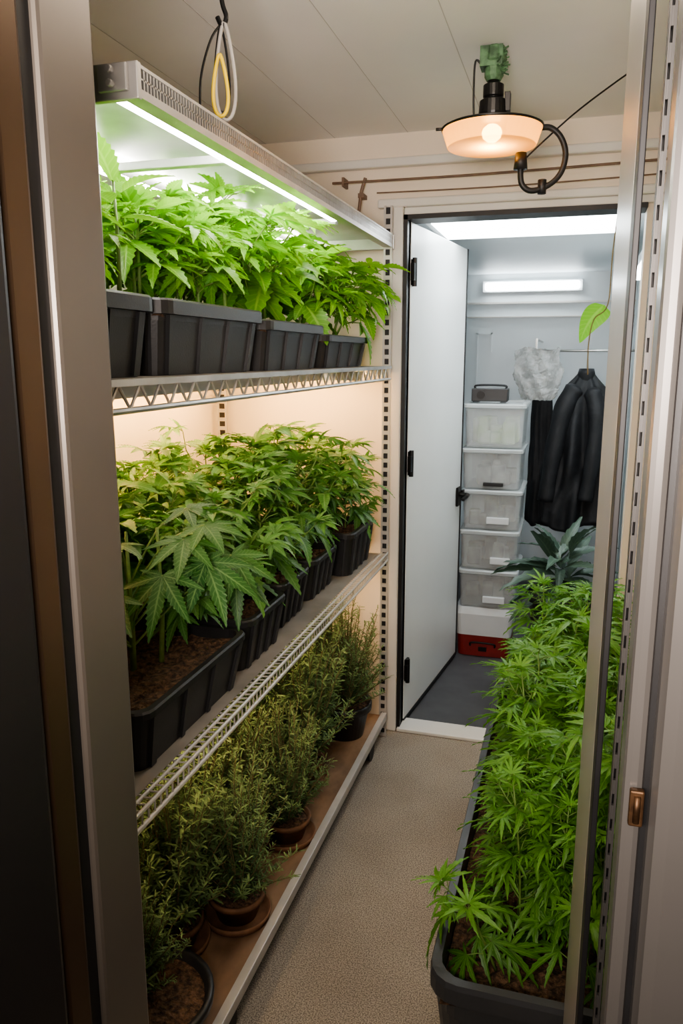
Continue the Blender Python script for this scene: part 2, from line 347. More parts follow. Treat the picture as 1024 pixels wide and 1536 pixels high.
part('grille_backing',MB().box(FX-.012,FX-.009,GY0,GY1,ZL+.008,ZL+.040),M['black'],gl)
mb=MB().box(GX0,FX+.002,GY0-.012,GY0,ZL-.004,ZL+.047).box(FX-.06,FX-.012,GY0-.020,GY0-.012,ZL+.006,ZL+.044)
mb.tube([(FX-.036,GY0-.03,ZL+.034),(FX-.036,GY0-.02,ZL+.034)],.006).tube([(FX-.036,GY0-.03,ZL+.015),(FX-.036,GY0-.02,ZL+.015)],.006)
part('end_cap',mb,M['rail'],gl,bevel=.002)
part('end_cap',MB().box(GX0,FX+.002,GY1,GY1+.012,ZL-.004,ZL+.047),M['steel'],gl,bevel=.002)
part('reflector',MB().box(GX0+.01,FX-.013,GY0+.001,GY1-.001,ZL+.032,ZL+.039),M['refl'],gl)
part('led_bar',MB().box(FX-.054,FX-.034,GY0+.01,2.20,ZL+.002,ZL+.012),M['led'],gl,bevel=.003)
part('led_bar',MB().box(-.985,-.965,GY0+.02,GY1-.02,ZL+.006,ZL+.016),M['led'],gl,bevel=.003)
for yy in (1.50,2.25):
    part('cross_bar',MB().box(-.965,FX-.054,yy,yy+.025,ZL+.004,ZL+.020),M['lid'],gl,bevel=.002)
for nm,x,z,mt,lb in (('strip_light',-1.20,ZT-.040,M['ledw'],'warm light strip under the top shelf near the wall'),('strip_light',-.86,ZT-.040,M['ledn'],'neutral light strip under the top shelf'),('strip_light',-1.12,ZM-.052,M['ledw2'],'soft warm light strip under the middle shelf'),('strip_light',-.80,ZM-.052,M['ledw2'],'soft warm light strip under the middle shelf edge')):
    e=empty(nm,(x,1.85,z),lb,'strip light',group='under-shelf light strips')
    part('strip_housing',MB().box(x-.016,x+.016,1.1,2.60,z+.006,z+.020).box(x+.013,x+.016,1.1,2.60,z-.008,z+.006),M['rail'],e)
    part('strip_tube',MB().box(x-.009,x+.009,1.11,2.59,z-.001,z+.006),mt,e)
for z,mt,lb in ((ZT-.040,M['ledw'],'added warm fill strip under the top shelf end'),(ZM-.052,M['ledw2'],'added soft warm fill strip under the middle shelf end')):
    e=empty('strip_light',(-.97,2.67,z),lb,'strip light',group='under-shelf light strips')  # cross strips added to put more warm glow on the end wall
    part('strip_housing',MB().box(-1.20,-.72,2.655,2.69,z+.006,z+.020).box(-1.20,-.72,2.652,2.655,z-.010,z+.020),M['rail'],e)
    part('strip_tube',MB().box(-1.19,-.73,2.664,2.680,z-.001,z+.006),mt,e)

lo=empty('hanging_cable_loop',(-.66,1.45,1.87),'steel cable with coiled grey and yellow cord loops','cable')
part('hook',MB().box(-.675,-.645,1.435,1.465,CE-.012,CE).tube(smooth_path([(-.66,1.45,CE-.01),(-.66,1.45,2.12),(-.652,1.452,2.085),(-.66,1.45,2.07),(-.668,1.448,2.085)]),.0045),M['blackmetal'],lo)
for k,(mt,w,zt,zb,dx) in enumerate(((M['whitecord'],.025,2.075,1.908,.004),(M['blackmetal'],.019,2.07,1.922,-.003),(M['yellow'],.019,2.02,1.914,-.004))):
    pts=[]
    for i in range(33):
        a=2*math.pi*i/32; zz=(zt+zb)/2+(zt-zb)/2*math.cos(a)
        ww=w*math.sin(a)*(.35+.65*(zt-zz)/(zt-zb))
        pts.append((-.66+dx+ww*.96,1.45+ww*.28-(.006 if k==2 else 0),zz))
    part('cord_loop',MB().tube(pts,[.0036,.0022,.0036][k],8),mt,lo,smooth=True)
part('cable',MB().tube(smooth_path([(-.662,1.452,2.075),(-.675,1.43,2.04),(-.69,1.415,1.97),(-.69,1.41,1.885)]),.0022),M['blackmetal'],lo,smooth=True)

# ------------------------------------------------------------ foliage
def leaf_template(nl,spread,wid,teeth,droop,fold,seed,notch=.74,expo=.85):
    r=random.Random(seed); V=[];Q=[];UV=[]
    for i in range(nl):
        f=(i-(nl-1)/2)/((nl-1)/2) if nl>1 else 0
        ang=f*spread*D2R+r.uniform(-.08,.08); l=(1-.58*abs(f)**1.5)*r.uniform(.9,1.06)
        dx,dy=math.sin(ang),math.cos(ang); sx,sy=dy,-dx
        dr=droop*r.uniform(.6,1.4); K=2*teeth; base=len(V); cv=r.uniform(-.08,.08)
        for k in range(K+1):
            t=k/K; w=wid*l*(math.sin(math.pi*min(1,t**expo))**.95)*(1-.25*t)+.004
            if k==K: w=.0015
            te=t
            if k%2==1: te=min(1,t+.45/K)
            else: w*=notch
            zc=-dr*(t*l)**2+.05*t*l*(1-abs(f)); cx=cv*t*t*l
            for u,ww in ((-1,w),(0,0),(1,w)):
                tt=te if u else t
                V.append((dx*tt*l+sx*(u*ww+cx),dy*tt*l+sy*(u*ww+cx),zc+abs(u)*fold*ww)); UV.append((.5+.5*u,t))
        for k in range(K):
            a=base+3*k
            Q.append((a,a+1,a+4,a+3)); Q.append((a+1,a+2,a+5,a+4))
    return np.array(V),np.array(Q),np.array(UV)
def rot(az,pitch,roll):
    ca,sa=math.cos(az),math.sin(az); cp,sp=math.cos(pitch),math.sin(pitch); cr,sr=math.cos(roll),math.sin(roll)
    Rz=np.array([[ca,-sa,0],[sa,ca,0],[0,0,1]]); Rx=np.array([[1,0,0],[0,cp,-sp],[0,sp,cp]]); Ry=np.array([[cr,0,sr],[0,1,0],[-sr,0,cr]])
    return Rz@Rx@Ry
def foliage_mesh(name,leaves,temps,mat):
    VS=[];QS=[];US=[];TS=[];o=0
    for (ti,pos,az,pitch,roll,sc,tint) in leaves:
        V,Q,U=temps[ti]
        W=(V*sc)@rot(az,pitch,roll).T+np.array(pos)
        VS.append(W);QS.append(Q+o);US.append(U);TS.append(np.full(len(V),tint));o+=len(V)
    V=np.concatenate(VS);Q=np.concatenate(QS);U=np.concatenate(US);T=np.concatenate(TS)
    me=bpy.data.meshes.new(name)
    me.vertices.add(len(V)); me.vertices.foreach_set('co',V.astype(np.float32).ravel())
    me.loops.add(Q.size); me.loops.foreach_set('vertex_index',Q.astype(np.int32).ravel())
    me.polygons.add(len(Q)); me.polygons.foreach_set('loop_start',np.arange(0,Q.size,4,dtype=np.int32)); 
    try: me.polygons.foreach_set('loop_total',np.full(len(Q),4,dtype=np.int32))
    except Exception: pass
    uv=me.uv_layers.new(name='UVMap'); uv.data.foreach_set('uv',U[Q.ravel()].astype(np.float32).ravel())
    at=me.attributes.new('tint','FLOAT','POINT'); at.data.foreach_set('value',T.astype(np.float32))
    me.update(calc_edges=True); me.validate()
    me.polygons.foreach_set('use_smooth',[True]*len(me.polygons))
    me.materials.append(mat); return me
def vec(az,el): return np.array([-math.sin(az)*math.cos(el),math.cos(az)*math.cos(el),math.sin(el)])
def gen_plant(seed,H,Rr,nodes,ls,nt,toppitch=25,lowpitch=-35,brfrac=.8,sub=3,subls=.7,tintb=0.,tstart=0.,pet=.55,szvar=(.65,1.2)):
    r=random.Random(seed); leaves=[]; mb=MB()
    top=np.array([r.uniform(-.1,.1)*H,r.uniform(-.1,.1)*H,H])
    def sp(t): return np.array([top[0]*t*t,top[1]*t*t,H*t])
    mb.tube([tuple(sp(k/5)) for k in range(6)],[ls*.035*(1-.6*k/5) for k in range(6)],6)
    def leaf(base,az,el,pl,size,pitch,tint):
        e=base+vec(az,el)*pl
        mb.tube([tuple(base),tuple((base+e)/2+np.array([0,0,.1*pl])),tuple(e)],size*.014,4,False)
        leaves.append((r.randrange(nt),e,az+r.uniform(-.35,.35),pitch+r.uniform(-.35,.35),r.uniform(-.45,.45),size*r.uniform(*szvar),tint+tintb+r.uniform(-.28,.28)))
    for i in range(nodes):
        t=tstart+(1-tstart)*(i+1)/(nodes+.3); b=sp(t); a0=i*math.pi/2+r.uniform(-.4,.4)
        for s in (0,1):
            az=a0+s*math.pi+r.uniform(-.3,.3)
            pit=(lowpitch+(toppitch-lowpitch)*t)*D2R
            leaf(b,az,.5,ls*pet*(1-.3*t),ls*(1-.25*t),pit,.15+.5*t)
            if t<brfrac:
                bl=Rr*(1-.45*t)*r.uniform(.7,1.15); el=r.uniform(.45,.95); az2=az+.5
                bp=[b+vec(az2,el*(.7+.5*k/3))*bl*k/3 for k in range(4)]
                mb.tube([tuple(p) for p in bp],[ls*.02,ls*.018,ls*.014,ls*.01],5,False)
                for q in range(sub):
                    u=(q+1)/sub; p=b+(bp[3]-b)*u
                    for s2 in (-1,1):
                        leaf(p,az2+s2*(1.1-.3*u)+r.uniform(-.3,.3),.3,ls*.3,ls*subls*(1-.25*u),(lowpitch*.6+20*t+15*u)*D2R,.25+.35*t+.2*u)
                for s2 in (-1,0,1):
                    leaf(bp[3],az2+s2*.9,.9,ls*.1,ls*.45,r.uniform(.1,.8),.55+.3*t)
    for k in range(5):
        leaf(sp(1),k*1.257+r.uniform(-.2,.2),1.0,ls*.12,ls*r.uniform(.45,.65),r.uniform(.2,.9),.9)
    return leaves,mb
T_broad=[leaf_template(7,108,.160,9,.30,.3,i,.76) for i in range(3)]+[leaf_template(5,85,.19,9,.5,.25,9,.76),leaf_template(3,60,.23,9,.4,.25,10,.76)]
T_hand=[leaf_template(7,112,.145,13,.20,.25,60+i,.76) for i in range(3)]
T_mid=[leaf_template(7,100,.17,8,.4,.3,20+i,.76) for i in range(2)]+[leaf_template(5,80,.21,8,.55,.25,29,.76),leaf_template(5,85,.21,8,.35,.25,30,.76),leaf_template(3,55,.29,9,.4,.25,31,.8),leaf_template(1,0,.30,9,.4,.25,32,.82)]
T_nar=[leaf_template(7,100,.100,6,.45,.25,40+i,.78) for i in range(3)]+[leaf_template(5,70,.12,6,.6,.25,49,.78),leaf_template(9,115,.085,5,.4,.2,50,.8)]
def hash_(s): return sum(ord(c) for c in s)%97
def variants(n,pref,mat,temps,**kw):
    out=[]
    for i in range(n):
        lv,mb=gen_plant(100*hash_(pref)+i,nt=len(temps),**kw)
        out.append((foliage_mesh(pref+'_foliage',lv,temps,mat),mb.mesh(pref+'_stem',M['stem'],True)))
    return out
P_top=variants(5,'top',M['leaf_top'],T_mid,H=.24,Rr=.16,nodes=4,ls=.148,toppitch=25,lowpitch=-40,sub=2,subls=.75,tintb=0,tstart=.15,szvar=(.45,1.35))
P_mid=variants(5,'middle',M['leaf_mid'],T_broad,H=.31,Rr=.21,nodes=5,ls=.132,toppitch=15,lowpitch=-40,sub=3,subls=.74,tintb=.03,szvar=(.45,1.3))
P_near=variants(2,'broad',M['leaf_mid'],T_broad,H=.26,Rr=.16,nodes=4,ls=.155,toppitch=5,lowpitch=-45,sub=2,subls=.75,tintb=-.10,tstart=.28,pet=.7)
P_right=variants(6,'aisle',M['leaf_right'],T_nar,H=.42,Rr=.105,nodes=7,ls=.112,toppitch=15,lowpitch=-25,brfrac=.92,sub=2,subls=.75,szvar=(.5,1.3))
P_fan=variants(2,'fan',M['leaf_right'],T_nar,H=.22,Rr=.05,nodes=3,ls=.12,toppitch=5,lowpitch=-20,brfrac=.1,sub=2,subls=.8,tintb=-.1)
hl=[((.10,-.04,.22),3.35,-.70,.1,.135),((.05,-.13,.20),2.45,-.50,-.2,.165),((.15,.04,.23),4.0,-.8,.1,.14),((.02,-.06,.28),3.0,-.15,0,.12),((-.06,-.15,.18),2.1,-.45,-.2,.155),
    ((.16,.14,.22),4.3,-.8,.15,.13),((.12,.10,.29),3.9,-.2,.2,.12),((.05,.16,.31),4.4,-.1,.1,.12),((-.04,-.11,.25),2.3,-.1,0,.13),((.10,.05,.27),3.5,-.35,0,.125),((.14,.20,.17),3.7,-1.0,.1,.13),((.02,-.17,.13),2.3,-.85,-.1,.16)]
rh=random.Random(9); lv=[]; mbh=MB(); mbh.tube([(0,0,0),(.004,-.003,.12),(.0,.0,.29)],[.007,.006,.003],7).tube([(.03,.06,0),(.035,.065,.12),(.04,.05,.29)],[.006,.005,.003],7)
for k,(p,az,pi_,ro,sz) in enumerate(hl):
    lv.append((k%3,np.array(p),az,pi_,ro,sz,rh.uniform(-.1,.25)))
    mbh.tube(smooth_path([(0,0,max(.05,p[2]-.13)),(p[0]*.5,p[1]*.5,p[2]-.03),p],4),.0024,6)
P_hand=[(foliage_mesh('hand_foliage',lv,T_hand,M['leaf_mid']),mbh.mesh('hand_stem',M['stem'],True))]
T_one=[leaf_template(1,0,.27,11,.25,.3,90,.84,.75)]
ol=[((.0,.0,.190),2.8,1.1,0,.11,.45),((.01,.01,.18),4.6,.35,.2,.10,.5),((-.01,.01,.18),1.6,.4,-.2,.09,.5),((.0,-.01,.16),3.3,.1,0,.10,.5),((.01,.0,.14),5.2,.0,.2,.11,.5),((0,0,.13),2.2,-.1,-.2,.11,.4),((.0,.02,.18),.2,.6,0,.08,.5)]
lv=[(0,np.array(p),az,pi_,ro,sz,ti) for p,az,pi_,ro,sz,ti in ol]
P_tall=[(foliage_mesh('tall_foliage',lv,T_one,M['leaf_top']),MB().tube([(0,0,0),(.003,0,.1),(0,0,.195)],[.004,.003,.002],6).mesh('tall_stem',M['stem'],True))]

def tray_meshes(lx,ly,h,pref,mat,taper=.86,r=.03,ribs=3,rim=.014,rimz=.88,bw=.965):
    rings=[rrect(lx*taper,ly*taper,0,r*.8),rrect(lx*bw,ly*bw,h*(rimz-.02),r),rrect(lx*bw,ly*bw,h*rimz,r),rrect(lx,ly,h*rimz,r*1.15),rrect(lx,ly,h*.97,r*1.15),rrect(lx-.006,ly-.006,h,r*1.1),rrect(lx-rim*2,ly-rim*2,h,r),rrect(lx-rim*2-.004,ly-rim*2-.004,h*.72,r)]
    mb=MB().loft(rings,True,True)
    def rib(x,y,sx,sy,w=.006):
        bx,by=x*taper,y*taper; tx,ty=x*bw,y*bw; d=.007; zt=h*(rimz-.01)
        if sx: 
            b=[(bx+sx*-.004,by-w,0.002),(bx+sx*d,by-w,0.002),(bx+sx*d,by+w,0.002),(bx+sx*-.004,by+w,0.002)]
            t=[(tx+sx*-.004,ty-w,zt),(tx+sx*d,ty-w,zt),(tx+sx*d,ty+w,zt),(tx+sx*-.004,ty+w,zt)]
        else:
            b=[(bx-w,by-sy*.004,0.002),(bx+w,by-sy*.004,0.002),(bx+w,by+sy*d,0.002),(bx-w,by+sy*d,0.002)]
            t=[(tx-w,ty-sy*.004,zt),(tx+w,ty-sy*.004,zt),(tx+w,ty+sy*d,zt),(tx-w,ty+sy*d,zt)]
        mb.hexa(b,t)
    if ribs:
        for k in range(ribs+1):
            w=.009 if k in (0,ribs) else .006
            y=-ly/2+.035+(ly-.07)*k/ribs
            rib(lx/2,y,1,0,w); rib(-lx/2,y,-1,0,w)
            x=-lx/2+.035+(lx-.07)*k/ribs
            rib(x,-ly/2,0,-1,w); rib(x,ly/2,0,1,w)
    body=mb.mesh(pref+'_tray',mat,False)
    rr=random.Random(5); nx,ny=22,int(26*max(1,ly/.5)); V=[];F=[]; sx=lx-rim*2-.006; sy=ly-rim*2-.006
    for j in range(ny+1):
        for i in range(nx+1):
            V.append((-sx/2+sx*i/nx,-sy/2+sy*j/ny,h*.80+rr.uniform(-.006,.007)))
    for j in range(ny):
        for i in range(nx):
            a=j*(nx+1)+i; F.append((a,a+1,a+nx+2,a+nx+1))
    soil=MB().add(V,F)
    for k in range(int(220*max(1,ly/.5))):
        x,y=rr.uniform(-sx/2+.01,sx/2-.01),rr.uniform(-sy/2+.01,sy/2-.01); s=rr.uniform(.002,.007); z=h*.80+.004
        soil.add([(x-s,y,z),(x,y-s,z-s*.3),(x+s,y+s*.3,z),(x,y+s,z),(x,y,z+s)],[(0,1,4),(1,2,4),(2,3,4),(3,0,4)])
    sm=soil.mesh(pref+'_soil',M['soil'],False)
    return body,sm
def planter(name,loc,meshes,h,plants,vars_,label,cat,group,seed=0):
    r=random.Random(seed)
    e=empty(name,loc,label,cat,group)
    inst('tray',meshes[0],e); inst('soil',meshes[1],e)
    for p in plants:
        x,y,s=p[:3]; vv=p[3] if len(p)>3 else vars_; tilt=p[4] if len(p)>4 else (0,0)
        v=r.choice(vv); rz=r.uniform(0,6.28)
        if vv is P_hand or vv is P_tall: rz=0
        st=inst('plant',v[1],e,(x,y,h*.78),rz,s)
        if tilt!=(0,0):
            st.rotation_euler=(Matrix.Rotation(tilt[0],3,'X')@Matrix.Rotation(tilt[1],3,'Y')@Matrix.Rotation(rz,3,'Z')).to_euler()
        inst('foliage',v[0],st)
    return e
TH=.135
def grid(lx,ly,nx,ny,s,r,jit=.02):
    return [((-.5+(i+.5)/nx)*lx*.9+r.uniform(-jit,jit),(-.5+(j+.5)/ny)*ly*.9+r.uniform(-jit,jit),s*r.uniform(.78,1.12)) for i in range(nx) for j in range(ny)]
rt=random.Random(3)
for k,(y0,y1,hs,ps) in enumerate(((.93,1.185,.97,.76),(1.195,1.655,.97,.82),(1.665,2.10,.86,1.02),(2.115,2.60,.70,1.10))):
    ly=y1-y0; tm=tray_meshes(.50,ly,TH*hs,'upper',M['blackpl'],taper=.88,ribs=3 if ly>.3 else 2,rimz=.80,bw=.935)
    pp=grid(.48,ly,2,1 if ly<.3 else 2,ps,rt)
    if k==0: pp+=[(.16,-.02,.62,P_top),(.20,.085,1.05,P_tall),(.08,.09,.85,P_tall)]
    if k==1: pp+=[(0,0,.85,P_top),(-.12,.1,.95,P_top),(.14,-.12,.95,P_tall),(.16,.08,.7,P_top)]
    if k==2: pp+=[(.12,0,.9,P_top),(-.05,.1,1.05,P_top)]
    if k==3: pp+=[(.15,.10,.95,P_top,(0,.30)),(.13,.18,.85,P_top,(-.25,.40)),(0,0,1.,P_top),(.16,-.08,.8,P_top,(0,.2))]
    planter('seedling_planter',(-.915,(y0+y1)/2,ZT),tm,TH*hs,pp,P_top,
        'black ribbed plastic planter of bright green hemp under the grow light','planter','planters on the top shelf',seed=k+1)
for k,(y0,y1,lx,h,x1,pl) in enumerate(((1.07,1.52,.48,.125,-.665,[(.08,.0,1.0,P_hand),(-.03,.12,1.0,P_near),(-.15,.0,1.0,P_near),(.10,.19,.82),(-.13,.17,.92)]),
        (1.545,1.80,.50,.13,-.675,[(.13,0,.90),(-.04,-.03,.95),(-.17,.05,.98)]),(1.83,2.06,.46,.13,-.70,[(.12,0,.95),(-.02,.03,1.0),(-.16,0,1.04)]),(2.09,2.34,.46,.13,-.70,[(.13,0,.98),(-.03,.03,1.08),(-.16,-.02,1.05)]),(2.38,2.68,.40,.15,-.665,[(.10,-.04,.9),(-.05,.04,.98),(-.14,.02,1.0),(.11,.07,.78)]))):
    tm=tray_meshes(lx,y1-y0,h,'lower',M['blackpl'],taper=.88,ribs=3)
    planter('hemp_planter',(x1-lx/2,(y0+y1)/2,ZM),tm,h,pl,P_mid,'black ribbed plastic planter of broad-leaved hemp on wire shelf','planter','planters on the middle shelf',seed=20+k)

rr=random.Random(11)
tm=tray_meshes(.38,1.40,.34,'floor',M['greypl'],taper=.86,r=.05,ribs=0,rim=.02)
pl=[]
for j in range(10):
    for i in range(3):
        y=-.46+.122*j+rr.uniform(-.025,.025)
        pl.append((-.035+.080*i+rr.uniform(-.015,.015),y,rr.uniform(.78,1.10)*(1 if j>0 else .8)))
pl.append((-.085,-.50,.85,P_fan,(.15,-.50))); pl.append((-.07,-.56,.8,P_fan,(.30,-.25))); pl.append((.08,-.56,.85,P_fan,(.3,.1)))
planter('floor_planter',(-.01,1.92,0),tm,.34,pl,P_right,'long charcoal plastic trough crowded with tall green hemp','planter',None,seed=5)

# herb bushes
def gen_bush(seed,H,Rr,twigs,lpt,ll):
    r=random.Random(seed); mb=MB()
    tm=[leaf_template(1,0,.125,2,.25,.3,seed),leaf_template(3,55,.11,2,.25,.3,seed+1)]
    leaves=[]
    for k in range(twigs):
        az=r.uniform(0,6.283); rad=Rr*math.sqrt(r.uniform(.02,1))*r.uniform(.7,1.2); h=H*r.uniform(.3,1.22)*(1-.3*min(1.2,rad/Rr)**2)
        p0=np.array([math.cos(az)*rad*.12,math.sin(az)*rad*.12,0]); p3=np.array([math.cos(az)*rad,math.sin(az)*rad,h])
        pts=[]
        for q in range(6):
            t=q/5; pts.append(p0+(p3-p0)*np.array([t**1.05,t**1.05,t**.9])+np.array([r.uniform(-1,1),r.uniform(-1,1),0])*.010*t)
        mb.tube([tuple(p) for p in pts],[.0026,.0023,.002,.0016,.0013,.0009],4,False)
        for q in range(lpt):
            t=.16+.84*(q/lpt)**.8; s=t*5; i=min(4,int(s)); p=pts[i]+(pts[i+1]-pts[i])*(s-i)
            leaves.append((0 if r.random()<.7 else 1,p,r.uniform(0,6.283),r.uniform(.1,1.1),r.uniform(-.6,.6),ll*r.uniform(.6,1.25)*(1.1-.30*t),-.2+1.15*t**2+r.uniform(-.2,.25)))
    return leaves,mb,tm
P_herb=[]
for i,(H,Rr,ll) in enumerate(((.42,.16,.028),(.37,.15,.025),(.45,.155,.034))):
    lv,mb,tm=gen_bush(300+i,H,Rr,165,42,ll)
    P_herb.append((foliage_mesh('herb_foliage',lv,tm,M['leaf_herb']),mb.mesh('herb_twigs',M['twig'],True)))
def pot_meshes(r,h,mat,pref):
    b=MB().lathe([(r*.72,0),(r*.95,h*.8),(r*1.05,h*.8),(r*1.05,h),(r*.95,h),(r*.90,h*.8)],n=28).mesh(pref+'_pot',mat,True)
    rs=random.Random(2); s=MB().lathe([(r*.90,h*.82),(r*.6,h*.88),(r*.3,h*.86),(r*.05,h*.9)],n=28)
    for k in range(60):
        a=rs.uniform(0,6.28);d=rs.uniform(0,r*.8);x,y=d*math.cos(a),d*math.sin(a);z=h*.87;q=rs.uniform(.002,.005)
        s.add([(x-q,y,z),(x,y-q,z),(x+q,y,z),(x,y+q,z),(x,y,z+q)],[(0,1,4),(1,2,4),(2,3,4),(3,0,4)])
    s=s.mesh(pref+'_soil',M['soil'],False)
    sa=MB().lathe([(r*.9,0),(r*1.2,.004),(r*1.25,.022),(r*1.2,.022),(r*1.1,.008),(r*.5,.006)],n=28).mesh(pref+'_saucer',M['terra'],True)
    return b,s,sa
pt=pot_meshes(.068,.065,M['terra'],'clay'); pb=pot_meshes(.095,.13,M['blackpl'],'black'); pw=pot_meshes(.13,.085,M['blackpl'],'wide')
bushes=[(-.775,1.20,2,.84,1),(-.735,1.56,0,.84,0),(-.730,1.90,0,.88,1),(-.79,2.22,0,1.05,2),(-.745,2.56,1,1.05,1),
        (-.96,1.30,0,1.12,1),(-.95,1.70,0,1.15,0),(-.98,2.04,0,1.12,2),(-.97,2.38,1,1.15,0),(-1.14,1.52,0,.85,2),(-1.14,1.86,0,.85,1),(-1.14,2.20,0,.85,0),(-1.12,1.16,0,.85,0),(-1.12,2.54,0,.85,2),(-.88,1.09,0,.92,2),(-.84,1.43,0,.98,2),(-.86,2.44,1,1.05,2),(-.85,1.76,0,.95,0)]
for k,(x,y,kd,s,v) in enumerate(bushes):
    e=empty('potted_herb',(x,y,ZB),('bushy fine-leaved herb in a round black pot' if kd else 'bushy fine-leaved herb in a terracotta pot with saucer'),'potted plant','potted herbs on the bottom tier')
    m3=(pt,pb,pw)[kd]
    if not kd: inst('saucer',m3[2],e)
    inst('pot',m3[0],e,(0,0,0 if kd else .006)); inst('soil',m3[1],e,(0,0,0 if kd else .006))
    st=inst('plant',P_herb[v][1],e,(-.05 if kd==2 else 0,0,(.05,.10,.06)[kd]),k*1.3,s); inst('foliage',P_herb[v][0],st)

# ------------------------------------------------------------ pendant lamp
LC=Vector((-.236,2.157,0)); ru=Vector((.959,.284,0))
pl_=empty('ceiling_lamp',(LC.x,LC.y,1.98),'small amber glass ceiling lamp with black socket and green mount','lamp')
mb=MB().lathe([(.020,2.235),(.028,2.23),(.030,2.20),(.024,2.195),(.024,2.165),(.018,2.155)],LC.x,LC.y,10)
mb.box(LC.x-.034,LC.x+.022,LC.y-.024,LC.y+.024,2.185,2.232)
rg=random.Random(4)
for k in range(45):
    a=rg.uniform(-1.2,1.2); z=rg.uniform(2.175,2.228); d=Vector((math.cos(a),math.sin(a),0)); p=Vector((LC.x,LC.y,z))
    mb.tube([p+d*.018,p+d*rg.uniform(.028,.040)+Vector((0,0,rg.uniform(-.008,.008)))],.0022,4)
part('mount',mb,M['green'],pl_,label='textured green ceiling mount')
part('socket',MB().lathe([(.012,2.16),(.016,2.15),(.026,2.145),(.026,2.118),(.022,2.114),(.034,2.108),(.036,2.078),(.030,2.056)],LC.x,LC.y,24).box(LC.x+.03,LC.x+.044,LC.y-.012,LC.y+.012,2.08,2.125),M['blackmetal'],pl_,bevel=.001)
part('shade_rim',MB().lathe([(.03,2.058),(.08,2.054),(.124,2.047),(.130,2.044),(.128,2.040),(.118,2.041),(.08,2.048),(.03,2.052)],LC.x,LC.y,48,False,False),M['blackmetal'],pl_,smooth=True)
part('lamp_shade',MB().lathe([(.127,2.042),(.1265,2.040),(.113,2.000),(.1115,1.999)],LC.x,LC.y,48,False,True),M['shade'],pl_,smooth=False,label='amber frosted glass bowl')
part('bulb',MB().lathe([(.012,2.052),(.022,2.044),(.026,2.034),(.023,2.022),(.012,2.012),(.002,2.010)],LC.x,LC.y,20),M['bulb'],pl_,smooth=True)
def lp(u,z,v=0): 
    p=LC+ru*u; return (p.x,p.y+v,z)
part('cable',MB().tube(smooth_path([lp(.118,2.045),lp(.150,2.045),lp(.178,2.022),lp(.192,1.982),(lp(.182,1.937)),lp(.152,1.907),lp(.108,1.893),lp(.082,1.910),lp(.077,1.95)]),.0075,10).tube([lp(.077,1.945),lp(.077,1.985)],[.018,.014],12).tube([lp(.135,1.92),lp(.135,1.885)],.011,8),M['black'],pl_,smooth=True,label='thick black hose-like cable')
part('wire',MB().tube(smooth_path([lp(-.03,2.19),lp(-.048,2.20),lp(-.05,2.12),lp(-.047,2.055)]),.0028,6),M['black'],pl_,smooth=True)
part('rim_screw',MB().tube([lp(-.122,2.042),lp(-.144,2.041)],.004,6),M['black'],pl_,smooth=True)
thing('ceiling_wire',MB().tube(smooth_path([lp(.077,1.96),lp(.13,2.01),(-.02,2.25,2.10),(.113,2.35,2.215),(.15,2.38,CE)]),.0024,6),M['black'],'thin black wire running from lamp cable to ceiling','wire',smooth=True)
c=MB().tube(smooth_path([(-.86,YB-.05,2.073),(-.4,YB-.05,2.071),(.05,YB-.05,2.077),(XR-.002,YB-.05,2.084)]),.0042,8)
for x in (-.82,): c.box(x-.004,x+.004,YB-.056,YB,2.060,2.09)
c.tube(smooth_path([(-.74,YB-.046,2.085),(-.755,YB-.046,2.04),(-.76,YB-.046,2.0),(-.77,YB-.046,1.93)]),.006,8).box(-.765,-.745,YB-.054,YB,2.02,2.034)
thing('conduit_pipe',c,M['conduit'],'thin brown conduit clipped above the doorway','pipe',smooth=False)
thing('conduit_pipe',MB().tube(smooth_path([(-.70,YB-.04,2.034),(-.3,YB-.04,2.031),(.1,YB-.04,2.037),(XR-.002,YB-.04,2.045)]),.0024,8),M['conduit'],'second thin brown cable along the wall above the doorway','cable')

# ------------------------------------------------------------ storage room things
e=empty('wall_light',(-.28,5.168,1.87),'slim fluorescent light on the storage room wall','light fixture',group='storage room lights')
part('fixture_housing',MB().box(-.59,.025,5.168,5.2,1.87,1.94),M['lid'],e,bevel=.004)
part('light_tube',MB().box(-.57,.005,5.143,5.168,1.882,1.928),M['fluor'],e,bevel=.008)
e=empty('ceiling_light',(-.2,3.25,1.95),'wide bright rectangular ceiling light of the storage room','light fixture',group='storage room lights')
part('fixture_housing',MB().box(-.58,.22,3.02,3.50,1.968,1.985),M['lid'],e,bevel=.003)
part('light_panel',MB().box(-.55,.19,3.05,3.47,1.962,1.968),M['fluor2'],e)
e=empty('ceiling_light',(.20,3.2,1.83),'short fluorescent light fixed along the side wall','light fixture',group='storage room lights')
part('fixture_housing',MB().box(.24,.338,3.5,4.3,1.86,1.90),M['lid'],e,bevel=.004)
part('light_tube',MB().box(.245,.30,3.52,4.28,1.845,1.86),M['fluor'],e,bevel=.004)

